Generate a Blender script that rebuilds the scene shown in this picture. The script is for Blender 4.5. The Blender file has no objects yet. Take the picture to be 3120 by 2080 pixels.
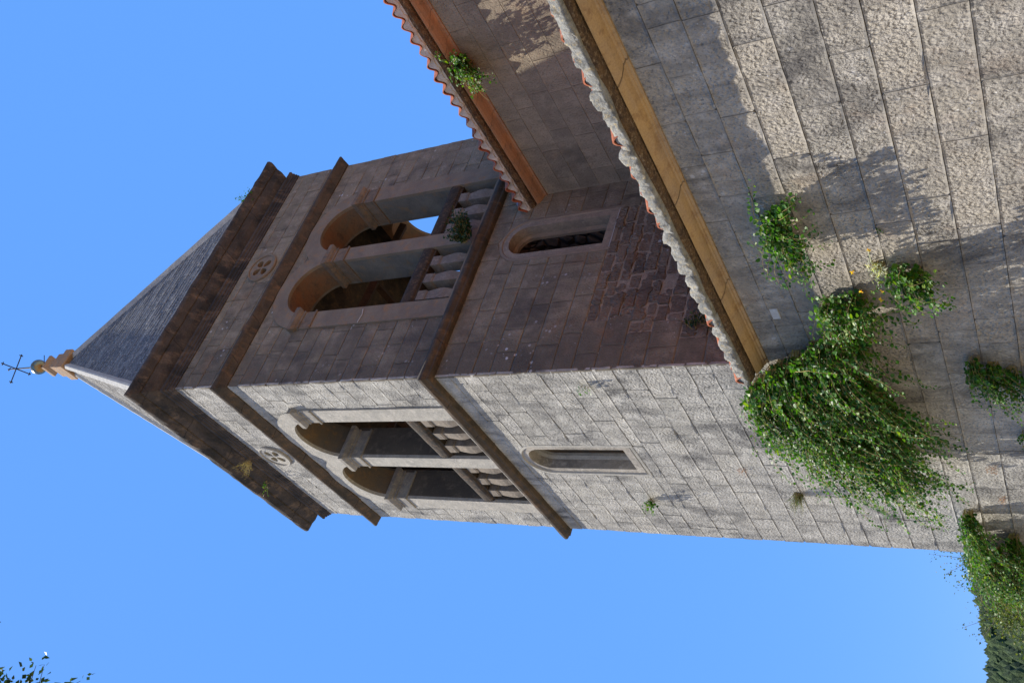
import bpy, bmesh, math, random
from mathutils import Vector, Matrix, noise
from mathutils.geometry import tessellate_polygon
random.seed(7)
PI = math.pi
sc = bpy.context.scene
COL = sc.collection

# ------------------------------------------------------------------ camera
cam_d = bpy.data.cameras.new('camera'); cam = bpy.data.objects.new('camera', cam_d); COL.objects.link(cam)
cam_d.sensor_width = 36; cam_d.lens = 31.229; cam_d.clip_start = .05; cam_d.clip_end = 5000
RT = ((0.28198855, 0.79885968, -0.53132445), (0.45865875, -0.59866410, -0.65668368), (-0.84268299, -0.05851933, -0.53522040))
CAMLOC = Vector((-5.7928, -7.8183, 1.6))
cam.matrix_world = Matrix.Translation(CAMLOC) @ Matrix(RT).to_4x4()
sc.camera = cam
# ------------------------------------------------------------------ sky, sun, exposure
SUN = Vector((-1, .70, 2.95)).normalized()
w = bpy.data.worlds.new("World"); sc.world = w; w.use_nodes = True
nt = w.node_tree; bg = nt.nodes['Background']
sky = nt.nodes.new('ShaderNodeTexSky'); sky.sky_type = 'NISHITA'; sky.sun_disc = False
sky.sun_elevation = math.asin(SUN.z); sky.sun_rotation = math.atan2(SUN.x, SUN.y)
sky.air_density = 1.0; sky.dust_density = .35; sky.ozone_density = 2.2; sky.altitude = 100
hs = nt.nodes.new('ShaderNodeHueSaturation'); hs.inputs['Saturation'].default_value = 1.12; hs.inputs['Hue'].default_value = .497
mxs = nt.nodes.new('ShaderNodeMix'); mxs.data_type = 'RGBA'; mxs.inputs[0].default_value = .87; mxs.inputs[7].default_value = (.50, 1.50, 4.0, 1)
nt.links.new(sky.outputs[0], hs.inputs['Color']); nt.links.new(hs.outputs[0], mxs.inputs[6]); nt.links.new(mxs.outputs[2], bg.inputs[0])
bg.inputs[1].default_value = .13
sd = bpy.data.lights.new('sun', 'SUN'); sd.energy = 4.6; sd.angle = math.radians(.53); sd.color = (1, .93, .82)
so = bpy.data.objects.new('sun', sd); COL.objects.link(so); so.rotation_euler = SUN.to_track_quat('Z', 'Y').to_euler(); so.location = (-10, 8, 30)
sc.view_settings.view_transform = 'Standard'; sc.view_settings.look = 'None'; sc.view_settings.gamma = 1
sc.view_settings.exposure = 1.0

# ------------------------------------------------------------------ node helper
class N:
    def __init__(s, name):
        s.m = bpy.data.materials.new(name); s.m.use_nodes = True; s.t = s.m.node_tree
        s.b = s.t.nodes['Principled BSDF']; s.b.inputs['Roughness'].default_value = .9
        s.b.inputs['Specular IOR Level'].default_value = .25
    def n(s, typ, ins=None, **kw):
        x = s.t.nodes.new(typ)
        for k, v in kw.items(): setattr(x, k, v)
        for k, v in (ins or {}).items():
            if isinstance(v, bpy.types.NodeSocket): s.t.links.new(v, x.inputs[k])
            else: x.inputs[k].default_value = v
        return x
    def pos(s): return s.n('ShaderNodeNewGeometry').outputs['Position']
    def map(s, v, scale=(1, 1, 1), rot=(0, 0, 0)): return s.n('ShaderNodeMapping', {'Vector': v, 'Scale': scale, 'Rotation': rot}).outputs[0]
    def noise(s, v, sc_, det=5, rough=.6, dist=0): return s.n('ShaderNodeTexNoise', {'Vector': v, 'Scale': sc_, 'Detail': det, 'Roughness': rough, 'Distortion': dist}).outputs['Fac']
    def vor(s, v, sc_, feat='F1', rnd=1): return s.n('ShaderNodeTexVoronoi', {'Vector': v, 'Scale': sc_, 'Randomness': rnd, **({'Smoothness': .35} if feat == 'SMOOTH_F1' else {})}, feature=feat)
    def rng(s, v, a, b, c=0, d=1, smooth=False): return s.n('ShaderNodeMapRange', {'Value': v, 'From Min': a, 'From Max': b, 'To Min': c, 'To Max': d}, interpolation_type='SMOOTHSTEP' if smooth else 'LINEAR').outputs[0]
    def math(s, op, a, b=0, c=0): 
        x = s.n('ShaderNodeMath', operation=op)
        for i, v in enumerate((a, b, c)):
            if isinstance(v, bpy.types.NodeSocket): s.t.links.new(v, x.inputs[i])
            else: x.inputs[i].default_value = v
        return x.outputs[0]
    def mix(s, f, a, b, mode='MIX'):
        x = s.n('ShaderNodeMix', data_type='RGBA', blend_type=mode)
        for i, v in ((0, f), (6, a), (7, b)):
            if isinstance(v, bpy.types.NodeSocket): s.t.links.new(v, x.inputs[i])
            else: x.inputs[i].default_value = v if i == 0 else (*v, 1)
        return x.outputs[2]
    def attr(s, name):
        a = s.n('ShaderNodeAttribute', attribute_name=name); sp = s.n('ShaderNodeSeparateColor', {0: a.outputs['Color']}); return sp.outputs
    def gray(s, v): return s.n('ShaderNodeCombineColor', {0: v, 1: v, 2: v}).outputs[0]
    def bump(s, h, dist, strength=1, prev=None):
        d = {'Height': h, 'Distance': dist, 'Strength': strength}
        if prev is not None: d['Normal'] = prev
        return s.n('ShaderNodeBump', d).outputs[0]
    def out(s, col, nrm=None, rough=None):
        s.t.links.new(col, s.b.inputs['Base Color'])
        if nrm is not None: s.t.links.new(nrm, s.b.inputs['Normal'])
        if rough is not None: s.b.inputs['Roughness'].default_value = rough
        return s.m

def ashlar_mat(name, base, alt, dark, light, dark_amt, light_amt, peck=.012, peck_sc=26, rust=None, spots=0, crust=None):
    s = N(name); P = s.pos(); A = s.attr('blk')
    c = s.mix(A[1], base, alt)
    v = s.rng(A[0], 0, 1, .87, 1.13)
    big = s.noise(P, .9, 6, .62); med = s.noise(P, 5, 7, .65); fine = s.noise(P, 55, 4, .7); mid2 = s.noise(s.map(P, (1, 1, .5)), 2.3, 8, .7, .6)
    c = s.mix(1.0, c, s.gray(v), 'MULTIPLY')
    c = s.mix(s.math('MULTIPLY', s.rng(med, .47, .62), light_amt), c, light)
    run = s.noise(s.map(P, (3.2, 3.2, .45)), 1.6, 7, .7, .2); c = s.mix(s.rng(run, .52, .68, 0, dark_amt * .55), c, dark)
    dk = s.math('MULTIPLY', s.rng(mid2, .46, .62), s.rng(big, .38, .58, .3, 1))
    dk = s.math('MULTIPLY', s.math('MULTIPLY', dk, s.rng(A[1], 0, 1, .5, 1.15)), dark_amt)
    c = s.mix(dk, c, dark)
    if crust:
        xs = s.n('ShaderNodeSeparateXYZ', {0: P}).outputs
        k = s.math('ADD', s.rng(xs[0], .1, 2.2, 1, 0), s.math('MULTIPLY', s.math('SUBTRACT', s.noise(P, 1.3, 6, .65), .5), 2.2))
        c = s.mix(s.rng(k, .35, 1.0, 0, crust, True), c, dark)
    if rust:
        r = s.noise(s.n('ShaderNodeVectorMath', {0: P, 1: (9, 4, 2)}, operation='ADD').outputs[0], 1.7, 6, .7, .4)
        c = s.mix(s.rng(r, .56, .72, 0, rust[1]), c, rust[0])
    c = s.mix(1.0, c, s.gray(s.rng(fine, .25, .75, .86, 1.14)), 'MULTIPLY')
    spk = s.noise(P, 34, 3, .6); c = s.mix(s.math('MULTIPLY', s.rng(spk, .56, .68, 0, .55), s.rng(A[2], 0, 1, .3, 1)), c, dark)
    if spots:
        vo = s.vor(P, 7.5); wob = s.noise(P, 30, 3); d = s.math('ADD', vo.outputs['Distance'], s.math('MULTIPLY', wob, .22))
        sel = s.rng(s.noise(P, 1.1, 2), .55, .66)
        sp = s.math('MULTIPLY', s.rng(d, .24, .30, 1, 0), sel)
        vo2 = s.vor(P, 22); sp2 = s.math('MULTIPLY', s.rng(s.math('ADD', vo2.outputs['Distance'], s.math('MULTIPLY', wob, .3)), .25, .33, 1, 0), s.rng(s.noise(P, 2.2, 3), .56, .66))
        c = s.mix(s.math('MULTIPLY', s.math('MAXIMUM', sp, sp2), spots), c, (.5, .5, .5))
    pv = s.n('ShaderNodeVectorMath', {0: P, 1: s.n('ShaderNodeVectorMath', {0: s.n('ShaderNodeTexNoise', {'Vector': P, 'Scale': 6.0}).outputs['Color'], 3: .06}, operation='SCALE').outputs[0]}, operation='ADD').outputs[0]
    pm = s.map(pv, (1.0, 1.0, .7), (math.radians(38), 0, 0))
    vo_ = s.vor(pm, peck_sc, 'SMOOTH_F1'); 
    pk = s.rng(vo_.outputs['Distance'], .12, .5, 0, 1, True)
    pk = s.math('MAXIMUM', pk, s.rng(s.noise(P, 9, 4, .6), .50, .72))
    pk = s.math('ADD', pk, s.math('MULTIPLY', s.rng(s.noise(pm, peck_sc * 1.25, 3, .6), .25, .7), 1.1))
    pk = s.math('MULTIPLY', pk, s.math('MULTIPLY', s.rng(A[2], 0, 1, .18, 1), s.rng(A[0], 0, 1, .55, 1.2)))
    nn = s.bump(pk, peck, 1.0)
    nn = s.bump(s.noise(P, 12, 6, .7), .007, .8, nn)
    nn = s.bump(s.noise(P, 90, 3, .6), .002, .7, nn)
    return s.out(c, nn)

M = {}
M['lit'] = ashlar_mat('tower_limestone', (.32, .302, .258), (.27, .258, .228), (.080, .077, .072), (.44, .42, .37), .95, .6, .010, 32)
M['near'] = ashlar_mat('aisle_limestone', (.315, .278, .218), (.25, .228, .188), (.085, .078, .070), (.45, .41, .345), .9, .5, .013, 30, ((.28, .18, .11), .3), .55)
M['dark'] = ashlar_mat('brown_tower_stone', (.212, .175, .116), (.17, .142, .096), (.060, .052, .043), (.30, .245, .18), .8, .5, .006, 34, ((.21, .11, .05), .45), .8, .6)  # darker, browner stone than on the west face
M['clere'] = ashlar_mat('clerestory_stone', (.25, .20, .135), (.19, .155, .11), (.09, .078, .058), (.33, .27, .19), .6, .4, .005, 34, ((.26, .17, .09), .4))
M['rubble'] = ashlar_mat('brown_rubble', (.165, .125, .085), (.115, .088, .063), (.055, .046, .037), (.24, .19, .14), .6, .4, .012, 20, ((.19, .085, .04), .5), .5)

def plain_mat(name, c1, c2, c3, sc1=2.5, bmp=.006, rough=.9, joint=0, amt=1.0, bsc=25, streak=1.0, jd=.35):
    s = N(name); P = s.pos()
    a = s.noise(P, sc1, 7, .68, .3); b = s.noise(s.map(P, (1.3, .9, streak)), sc1 * 2.7, 6, .7)
    c = s.mix(s.rng(a, .38, .62), c1, c2); c = s.mix(s.rng(b, .52, .7, 0, amt), c, c3)
    fine = s.noise(P, 60, 4, .7); c = s.mix(1.0, c, s.gray(s.rng(fine, .25, .75, .82, 1.18)), 'MULTIPLY')
    h = s.noise(P, bsc, 6, .7)
    nn = s.bump(h, bmp, 1)
    if joint:
        sp = s.n('ShaderNodeSeparateXYZ', {0: P}).outputs
        u = s.math('ADD', sp[0], sp[1]); f = s.math('FRACT', s.math('MULTIPLY', s.math('ADD', u, 100), 1 / joint))
        j = s.rng(s.math('ABSOLUTE', s.math('SUBTRACT', f, .5)), .493, .498)
        nn = s.bump(s.math('SUBTRACT', 1.0, j), .02, 1, nn)
        c = s.mix(s.math('MULTIPLY', j, jd), c, (.05, .04, .035))
    return s.out(c, nn, rough)
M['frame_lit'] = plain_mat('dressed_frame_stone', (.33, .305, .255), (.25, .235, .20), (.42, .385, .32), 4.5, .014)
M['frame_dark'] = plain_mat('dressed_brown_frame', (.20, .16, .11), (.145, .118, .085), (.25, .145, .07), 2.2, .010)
M['reveal'] = plain_mat('reveal_stone', (.155, .143, .115), (.10, .095, .08), (.19, .13, .07), 2.0, .008)
M['soffit'] = plain_mat('orange_stained_soffit', (.19, .092, .045), (.12, .09, .06), (.07, .055, .042), 1.8, .006)
M['string'] = plain_mat('brown_stained_moulding', (.078, .056, .036), (.036, .031, .024), (.17, .095, .045), 3, .014, .95, .83, .6, streak=.3)
M['cornice_dark'] = plain_mat('black_stained_cornice', (.066, .050, .038), (.022, .020, .018), (.20, .135, .085), 1.7, .018, .95, 1.05, .55, streak=.2)
M['ochre'] = plain_mat('ochre_cornice_stone', (.37, .235, .10), (.30, .205, .115), (.19, .10, .045), 2.6, .006, .9, 1.35, .8, streak=.15)
M['orange'] = plain_mat('orange_cornice_stone', (.34, .175, .085), (.26, .155, .095), (.17, .11, .07), 3.0, .006, .9, .42, .8, streak=.15, jd=.2)
M['mortar_rough'] = plain_mat('rough_brown_mortar', (.16, .095, .045), (.07, .045, .028), (.30, .22, .13), 11, .05, .95)
M['mortar_grey'] = plain_mat('grey_lichened_mortar', (.32, .31, .27), (.15, .15, .14), (.42, .33, .18), 9, .03, .95, bsc=35)
M['mortar_white'] = plain_mat('white_eave_mortar', (.46, .44, .40), (.36, .34, .31), (.52, .5, .46), 4, .015)
M['joint_light'] = plain_mat('pale_joint_mortar', (.27, .22, .16), (.20, .165, .125), (.34, .28, .21), 5, .02)
M['joint_w'] = plain_mat('tower_joint_mortar', (.30, .27, .225), (.17, .155, .13), (.42, .39, .33), 2.2, .02)
M['joint_dark'] = plain_mat('old_joint_mortar', (.20, .165, .125), (.12, .10, .08), (.40, .36, .30), 3, .02)
M['tile'] = plain_mat('terracotta_tile', (.38, .12, .055), (.28, .085, .045), (.46, .22, .13), 6, .004, .8)
M['inner'] = plain_mat('interior_shade_tone', (.03, .02, .015), (.02, .014, .011), (.045, .028, .018), 2, .02)  # near-black colour carries the shade of the tower interior
M['timber'] = plain_mat('old_timber', (.05, .024, .012), (.025, .013, .008), (.07, .035, .02), 8, .006)
M['ridge'] = plain_mat('pale_hip_stone', (.34, .33, .30), (.24, .235, .22), (.42, .40, .36), 6, .008)
M['finial'] = plain_mat('orange_finial_stone', (.30, .175, .09), (.22, .15, .095), (.24, .215, .175), 5, .010)
M['marble'] = plain_mat('white_marble', (.42, .42, .40), (.34, .34, .33), (.5, .5, .48), 8, .003)
M['ground'] = plain_mat('pale_paving', (.40, .33, .24), (.33, .28, .2), (.27, .23, .16), .6, .02)
s = N('iron'); M['iron'] = s.out(s.mix(s.noise(s.pos(), 20, 4), (.008, .008, .010), (.03, .02, .018)), None, .75); s.b.inputs['Metallic'].default_value = .0
s = N('copper_orb'); M['orb'] = s.out(s.mix(s.rng(s.noise(s.pos(), 7, 5), .4, .6), (.22, .13, .05), (.16, .20, .17)), None, .28); s.b.inputs['Metallic'].default_value = .75
s = N('blue_ceramic'); M['blue'] = s.out(s.mix(s.noise(s.pos(), 20), (.12, .18, .3), (.2, .26, .36)), None, .35)

def leaf_mat(name, c1, c2, c3, gloss=.42, transl=.45):
    s = N(name); A = s.attr('blk')
    c = s.mix(A[0], c1, c2); c = s.mix(s.rng(A[1], .82, 1), c, c3)
    s.t.links.new(c, s.b.inputs['Base Color']); s.b.inputs['Roughness'].default_value = gloss + .1; s.b.inputs['Specular IOR Level'].default_value = .32
    tr = s.n('ShaderNodeBsdfTranslucent', {'Color': s.mix(1.0, c, (1.7, 2.0, .5), 'MULTIPLY')})
    mx = s.n('ShaderNodeMixShader', {0: transl, 1: s.b.outputs[0], 2: tr.outputs[0]})
    s.t.links.new(mx.outputs[0], s.t.nodes['Material Output'].inputs[0]); return s.m
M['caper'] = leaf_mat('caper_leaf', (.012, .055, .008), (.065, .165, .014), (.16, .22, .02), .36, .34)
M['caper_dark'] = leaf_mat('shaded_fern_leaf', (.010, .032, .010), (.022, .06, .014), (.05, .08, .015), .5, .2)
M['oak'] = leaf_mat('evergreen_leaf', (.035, .06, .015), (.09, .12, .03), (.22, .2, .05), .5, .3)
M['broad'] = leaf_mat('broad_leaf', (.010, .028, .010), (.035, .07, .014), (.08, .12, .02), .5, .2)
M['dry'] = leaf_mat('dry_grass', (.30, .22, .12), (.42, .33, .2), (.22, .12, .06), .8, .3)
M['red_dry'] = leaf_mat('red_dry_weed', (.26, .09, .045), (.4, .18, .07), (.16, .08, .04), .8, .3)
M['silver'] = leaf_mat('silvery_leaf', (.42, .42, .30), (.6, .6, .48), (.5, .42, .1), .6, .3)
M['yellow'] = leaf_mat('yellow_flower', (.75, .48, .03), (.8, .6, .05), (.7, .3, .02), .6, .3)
M['stem'] = plain_mat('pale_stem', (.22, .22, .07), (.28, .2, .08), (.3, .12, .06), 12, .001)
M['bark'] = plain_mat('bark', (.12, .09, .07), (.08, .06, .05), (.16, .13, .1), 8, .02)

# ------------------------------------------------------------------ object helpers
def empty(name, loc, label, cat, group=None):
    o = bpy.data.objects.new(name, None); COL.objects.link(o); o.location = loc; o.empty_display_size = .2
    o['label'] = label; o['category'] = cat
    if group: o['group'] = group
    return o
class MB:
    def __init__(s): s.v = []; s.f = []; s.c = []; s.hasc = False; s.smooth = False
    def add(s, vs, fs, cs=None):
        o = len(s.v); s.v += [tuple(v) for v in vs]; s.f += [tuple(i + o for i in f) for f in fs]
        if cs is not None: s.hasc = True; s.c += cs
        else: s.c += [(.5, .5, 1)] * len(vs)
    def box(s, a, b):
        x0, y0, z0 = a; x1, y1, z1 = b
        s.add([(x0, y0, z0), (x1, y0, z0), (x1, y1, z0), (x0, y1, z0), (x0, y0, z1), (x1, y0, z1), (x1, y1, z1), (x0, y1, z1)],
              [(0, 3, 2, 1), (4, 5, 6, 7), (0, 1, 5, 4), (1, 2, 6, 5), (2, 3, 7, 6), (3, 0, 4, 7)])
    def loft(s, loops, cap0=True, cap1=True, closed=True):
        n = len(loops[0]); vs = [p for l in loops for p in l]; fs = []
        for i in range(len(loops) - 1):
            for j in range(n if closed else n - 1):
                k = (j + 1) % n; fs.append((i * n + j, i * n + k, (i + 1) * n + k, (i + 1) * n + j))
        if cap0: fs.append(tuple(reversed(range(n))))
        if cap1: fs.append(tuple((len(loops) - 1) * n + j for j in range(n)))
        s.add(vs, fs)
    def tube(s, pts, rads, n=6):
        loops = []; up = Vector((.13, .21, 1))
        for i, p in enumerate(pts):
            d = (Vector(pts[min(i + 1, len(pts) - 1)]) - Vector(pts[max(i - 1, 0)])).normalized()
            a = d.cross(up if abs(d.dot(up.normalized())) < .95 else Vector((1, 0, 0))).normalized(); b = d.cross(a)
            r = rads[i] if isinstance(rads, (list, tuple)) else rads
            loops.append([Vector(p) + (a * math.cos(t) + b * math.sin(t)) * r for t in [2 * PI * k / n for k in range(n)]])
        s.loft(loops)
    def build(s, name, mat, parent=None, recalc=True, smooth=None):
        me = bpy.data.meshes.new(name); me.from_pydata(s.v, [], s.f); me.materials.append(mat)
        ca = me.color_attributes.new('blk', 'FLOAT_COLOR', 'POINT')
        ca.data.foreach_set('color', [x for c in s.c for x in (*c, 1.0)])
        if recalc:
            bm = bmesh.new(); bm.from_mesh(me); bmesh.ops.recalc_face_normals(bm, faces=bm.faces); bm.to_mesh(me); bm.free()
        if smooth or (smooth is None and s.smooth): me.polygons.foreach_set('use_smooth', [True] * len(me.polygons))
        o = bpy.data.objects.new(name, me); COL.objects.link(o)
        if parent:
            o.parent = parent
            base = parent
            loc = Vector()
            while base: loc += base.location; base = base.parent
            o.location = -loc
        return o
def nz(p, s=1.0, o=0): return noise.noise(Vector((p[0] * s + o, p[1] * s + o * .7, p[2] * s - o)))

# face mappings  P(s, z, d): s along the face, z up, d outwards
W, U = 4.5, 5.19
FS = lambda s, z, d: Vector((s, -d, z))            # south (shaded) face
FW = lambda s, z, d: Vector((-d, s, z))            # west (sunlit) face
FN = lambda s, z, d: Vector((s, W + d, z))
FE = lambda s, z, d: Vector((U + d, s, z))
CX = 3.36
FC = lambda s, z, d: Vector((CX - d, s, z))        # clerestory wall

def ashlar(mb, F, s0, s1, rows, cuts=(), seed=1, wmin=.4, wmax=.95, g=.005, depth=.03, lip=.008, proud=.004, jit=.004, ends=(0, 0), joints=None, und=.004, wild=0, cell=.12, chip=1.0):
    """rows: list of z; cuts: list of functions (z)->(lo,hi)|None with .z0,.z1,.mid"""
    rnd = random.Random(seed)
    for r in range(len(rows) - 1):
        za, zb = rows[r], rows[r + 1]
        if joints and r in joints: ss = [s0] + [q for q in joints[r] if s0 < q < s1] + [s1]
        else:
            ss = [s0]; x = s0 - rnd.uniform(0, wmin * .9)
            while True:
                x += rnd.uniform(wmin, wmax)
                if x > s1 - wmin * .45: break
                if x > s0 + wmin * .45: ss.append(x)
            ss.append(s1)
        # split the row's blocks at openings
        segs = []
        act = [c for c in cuts if c['z0'] < zb - .01 and c['z1'] > za + .01]
        act.sort(key=lambda c: c['mid'])
        for i in range(len(ss) - 1):
            L = (ss[i], None); parts = [(ss[i], ss[i + 1], None, None)]
            for c in act:
                lo, hi = c['f']((max(za, c['z0']) if c.get('open') else za))
                lo2 = min(c['f'](z)[0] for z in (za, (za + zb) / 2, zb)); hi2 = max(c['f'](z)[1] for z in (za, (za + zb) / 2, zb))
                new = []
                for (a, b, ca, cb) in parts:
                    if b <= lo2 or a >= hi2: new.append((a, b, ca, cb)); continue
                    if a < lo2 - .0: new.append((a, max(lo2, min(b, c['mid'])), ca, (c, 0)))
                    if b > hi2 + .0: new.append((min(hi2, max(a, c['mid'])), b, (c, 1), cb))
                    if not (a < lo2) and not (b > hi2): pass
                parts = new
            segs += parts
        for (a, b, ca, cb) in segs:
            if b - a < .03: continue
            if ca and cb and max(cb[0]['f'](z)[0] - ca[0]['f'](z)[1] for z in (za, zb)) < .04: continue
            col = (rnd.random(), rnd.random()); pr = rnd.uniform(-proud, proud)
            nu = max(1, round((b - a) / cell)); nv = max(1, round((zb - za) / cell))
            e = .022
            us = [0] + [e + (b - a - 2 * e - 0) * i / nu for i in range(nu + 1)] + [b - a]
            vs_ = [0] + [e + (zb - za - 2 * e) * i / nv for i in range(nv + 1)] + [zb - za]
            if b - a < 3 * e: us = [0, (b - a) / 2, b - a]
            V = []; C = []; idx = {}
            tilt = rnd.uniform(-.003, .003) / max(1, nu)
            for j, v in enumerate(vs_):
                for i, u in enumerate(us):
                    z = za + v; s_ = a + u
                    Lz = ca[0]['f'](z)[1] if ca is not None else a
                    Rz = cb[0]['f'](z)[0] if cb is not None else b
                    Rz = max(Rz, Lz); s_ = Lz + (Rz - Lz) * u / (b - a)
                    edge = (i in (0, len(us) - 1)) or (j in (0, len(vs_) - 1))
                    d = pr + tilt * (i - 1)
                    if i == 0: s_ += g if not (a <= s0 + 1e-6 and ends[0]) else -.003
                    if i == len(us) - 1: s_ -= g if not (b >= s1 - 1e-6 and ends[1]) else -.003
                    if j == 0: z += g
                    if j == len(vs_) - 1: z -= g
                    if (i == 0 and ends[0] and a <= s0 + 1e-6) or (i == len(us) - 1 and ends[1] and b >= s1 - 1e-6): s_ += .009 * noise.noise(Vector((z * 2.7, 3.3, 1))) + .004 * noise.noise(Vector((z * 11, 3.3, 1)))
                    q = Vector((s_ * 1.0, z, seed * 3.1))
                    if edge:
                        d -= lip * (.6 + .8 * noise.noise(q * 7)); k = jit * (1 + wild * 3)
                        s_ += k * noise.noise(q * 11 + Vector((5, 0, 0))) * 1.6; z += k * noise.noise(q * 11 + Vector((0, 9, 0))) * 1.6
                        ch = noise.noise(q * 4 + Vector((3, 3, 0)))
                        if ch > .45: d -= (ch - .45) * .09 * chip
                        if (i in (0, len(us) - 1)) and (j in (0, len(vs_) - 1)) and rnd.random() < .35 + wild:
                            d -= rnd.uniform(.004, .02) * chip; s_ += (1 if i == 0 else -1) * rnd.uniform(0, .012 + wild * .02); z += (1 if j == 0 else -1) * rnd.uniform(0, .012 + wild * .02)
                    d += und * noise.noise(q * 5) + und * .8 * noise.noise(q * 14)
                    idx[(i, j)] = len(V); V.append(F(s_, z, d)); C.append((col[0], col[1], 0.0 if edge else 1.0))
            fs = [(idx[(i, j)], idx[(i + 1, j)], idx[(i + 1, j + 1)], idx[(i, j + 1)]) for i in range(len(us) - 1) for j in range(len(vs_) - 1)]
            ring = [(i, 0) for i in range(len(us))] + [(len(us) - 1, j) for j in range(1, len(vs_))] + [(i, len(vs_) - 1) for i in range(len(us) - 2, -1, -1)] + [(0, j) for j in range(len(vs_) - 2, 0, -1)]
            m = len(V); dirv = F(0, 0, -depth) - F(0, 0, 0)
            for k in ring: V.append(V[idx[k]] + dirv); C.append((col[0], col[1], 0))
            for k in range(len(ring)):
                k2 = (k + 1) % len(ring); fs.append((idx[ring[k2]], idx[ring[k]], m + k, m + k2))
            mb.add(V, fs, C)

def arch_cut(lo, hi, zb, zs, r_extra=0):
    c = (lo + hi) / 2; r = (hi - lo) / 2
    def f(z):
        if z <= zs: return (lo, hi)
        d = z - zs
        if d >= r: return (c, c)
        h = math.sqrt(max(0, r * r - d * d)); return (c - h, c + h)
    return {'f': f, 'z0': zb, 'z1': zs + r, 'mid': c}

def arch_outline(lo, hi, zb, zs, n=18, zt=None):
    c = (lo + hi) / 2; r = (hi - lo) / 2
    pts = [(lo, zb), (hi, zb)]
    for i in range(n + 1):
        t = PI * i / n; pts.append((c + r * math.cos(t), zs + r * math.sin(t)))
    return pts

def plate(mb, F, outer, holes, d0, d1, sides_outer=True):
    polys = [[Vector((p[0], p[1], 0)) for p in outer]] + [[Vector((p[0], p[1], 0)) for p in h] for h in holes]
    flat = [p for l in polys for p in l]; tris = tessellate_polygon(polys); n = len(flat)
    vs = [F(p[0], p[1], d1) for p in flat] + [F(p[0], p[1], d0) for p in flat]
    fs = [tuple(t) for t in tris] + [tuple(i + n for i in reversed(t)) for t in tris]
    o = 0
    for li, l in enumerate(polys):
        m = len(l)
        if li > 0 or sides_outer:
            for i in range(m): j = (i + 1) % m; fs.append((o + i, o + j, n + o + j, n + o + i))
        o += m
    mb.add(vs, fs)

def rect_loops(x0, x1, y0, y1, prof, seg=.22, amp=.0, seed=0, F=None):
    """loops round a rectangle, offset outwards"""
    loops = []
    for (p, z) in prof:
        a, b, c, d = x0 - p, x1 + p, y0 - p, y1 + p; L = []
        cn = [(a, c), (b, c), (b, d), (a, d)]
        nn = [max(1, int((x1 - x0) / seg)), max(1, int((y1 - y0) / seg))] * 2
        for k in range(4):
            q0, q1 = cn[k], cn[(k + 1) % 4]
            for i in range(nn[k]):
                t = i / nn[k]; x = q0[0] + (q1[0] - q0[0]) * t; y = q0[1] + (q1[1] - q0[1]) * t; zz = z
                if amp:
                    v = Vector((x * 2.3, y * 2.3, z * 9 + seed)); f = amp * (.4 + 6 * max(0, p - .0))
                    f = min(f, amp * 1.6)
                    x += f * noise.noise(v * 2.4); y += f * noise.noise(v * 2.4 + Vector((7, 0, 0))); zz += f * .7 * noise.noise(v * 2.4 + Vector((0, 7, 0)))
                    ch = noise.noise(v * 1.9 + Vector((1, 2, 3)))
                    if ch > .5 and p > .05: zz += (ch - .5) * .09; 
                L.append(F(x, zz, y) if F else Vector((x, y, zz)))
        loops.append(L)
    return loops

def dup_tree(root, parent, xf):
    """copy a part with its sub-parts, xf: 4x4 matrix applied"""
    c = root.copy(); COL.objects.link(c); c.parent = parent
    return c

# ================================================================== GROUND, HILL, SKY SETTING
g = MB(); n = 24
def gh(x, y):
    r = math.hypot(x, y); return 0 if r < 40 else 0
g.add([(-3000, -3000, 0), (3000, -3000, 0), (3000, 3000, 0), (-3000, 3000, 0)], [(0, 1, 2, 3)])
o = g.build('ground', M['ground']); o['kind'] = 'structure'

s = N('wooded_hillside'); P = s.pos(); v = s.vor(P, .16); nn_ = s.noise(P, .05, 6, .7); f2 = s.noise(P, .9, 5, .7)
c = s.mix(s.rng(v.outputs['Distance'], .1, .75), (.075, .11, .04), (.028, .05, .025)); c = s.mix(s.rng(f2, .4, .7, 0, .7), c, (.05, .07, .03)); c = s.mix(s.rng(nn_, .62, .7, 0, .8), c, (.3, .28, .24))
M['hill'] = s.out(c, s.bump(f2, 1.5, 1))
hb = MB(); nx, ny = 90, 60; Vh = []; fh = []
# a ridge far off in direction az 66..80 deg, rising to about 5 degrees
for j in range(ny):
    rr = 190 + 480 * (j / (ny - 1))
    for i in range(nx):
        az = math.radians(40 + 70 * i / (nx - 1)); t = j / (ny - 1)
        dz = math.degrees(az)
        el = 4.55 - .085 * (dz - 67) + .25 * noise.noise(Vector((dz * .22, 3, 1)))
        hgt = math.tan(math.radians(el)) * 540
        prof_ = max(0, math.sin(min(1, t * 1.36) * PI / 2)) if t < .735 else math.cos((t - .735) / .265 * PI / 2)
        z = hgt * prof_ + 5 * noise.noise(Vector((rr * .02, dz * .3, 2))) * prof_ + 1.5
        z += 2.2 * abs(noise.noise(Vector((rr * .11, dz * 1.5, 5)))) * prof_
        Vh.append((CAMLOC.x + rr * math.cos(az), CAMLOC.y + rr * math.sin(az), z - 2))
for j in range(ny - 1):
    for i in range(nx - 1): fh.append((j * nx + i, j * nx + i + 1, (j + 1) * nx + i + 1, (j + 1) * nx + i))
hb.add(Vh, fh); o = hb.build('hill', M['hill']); o['kind'] = 'structure'
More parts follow.
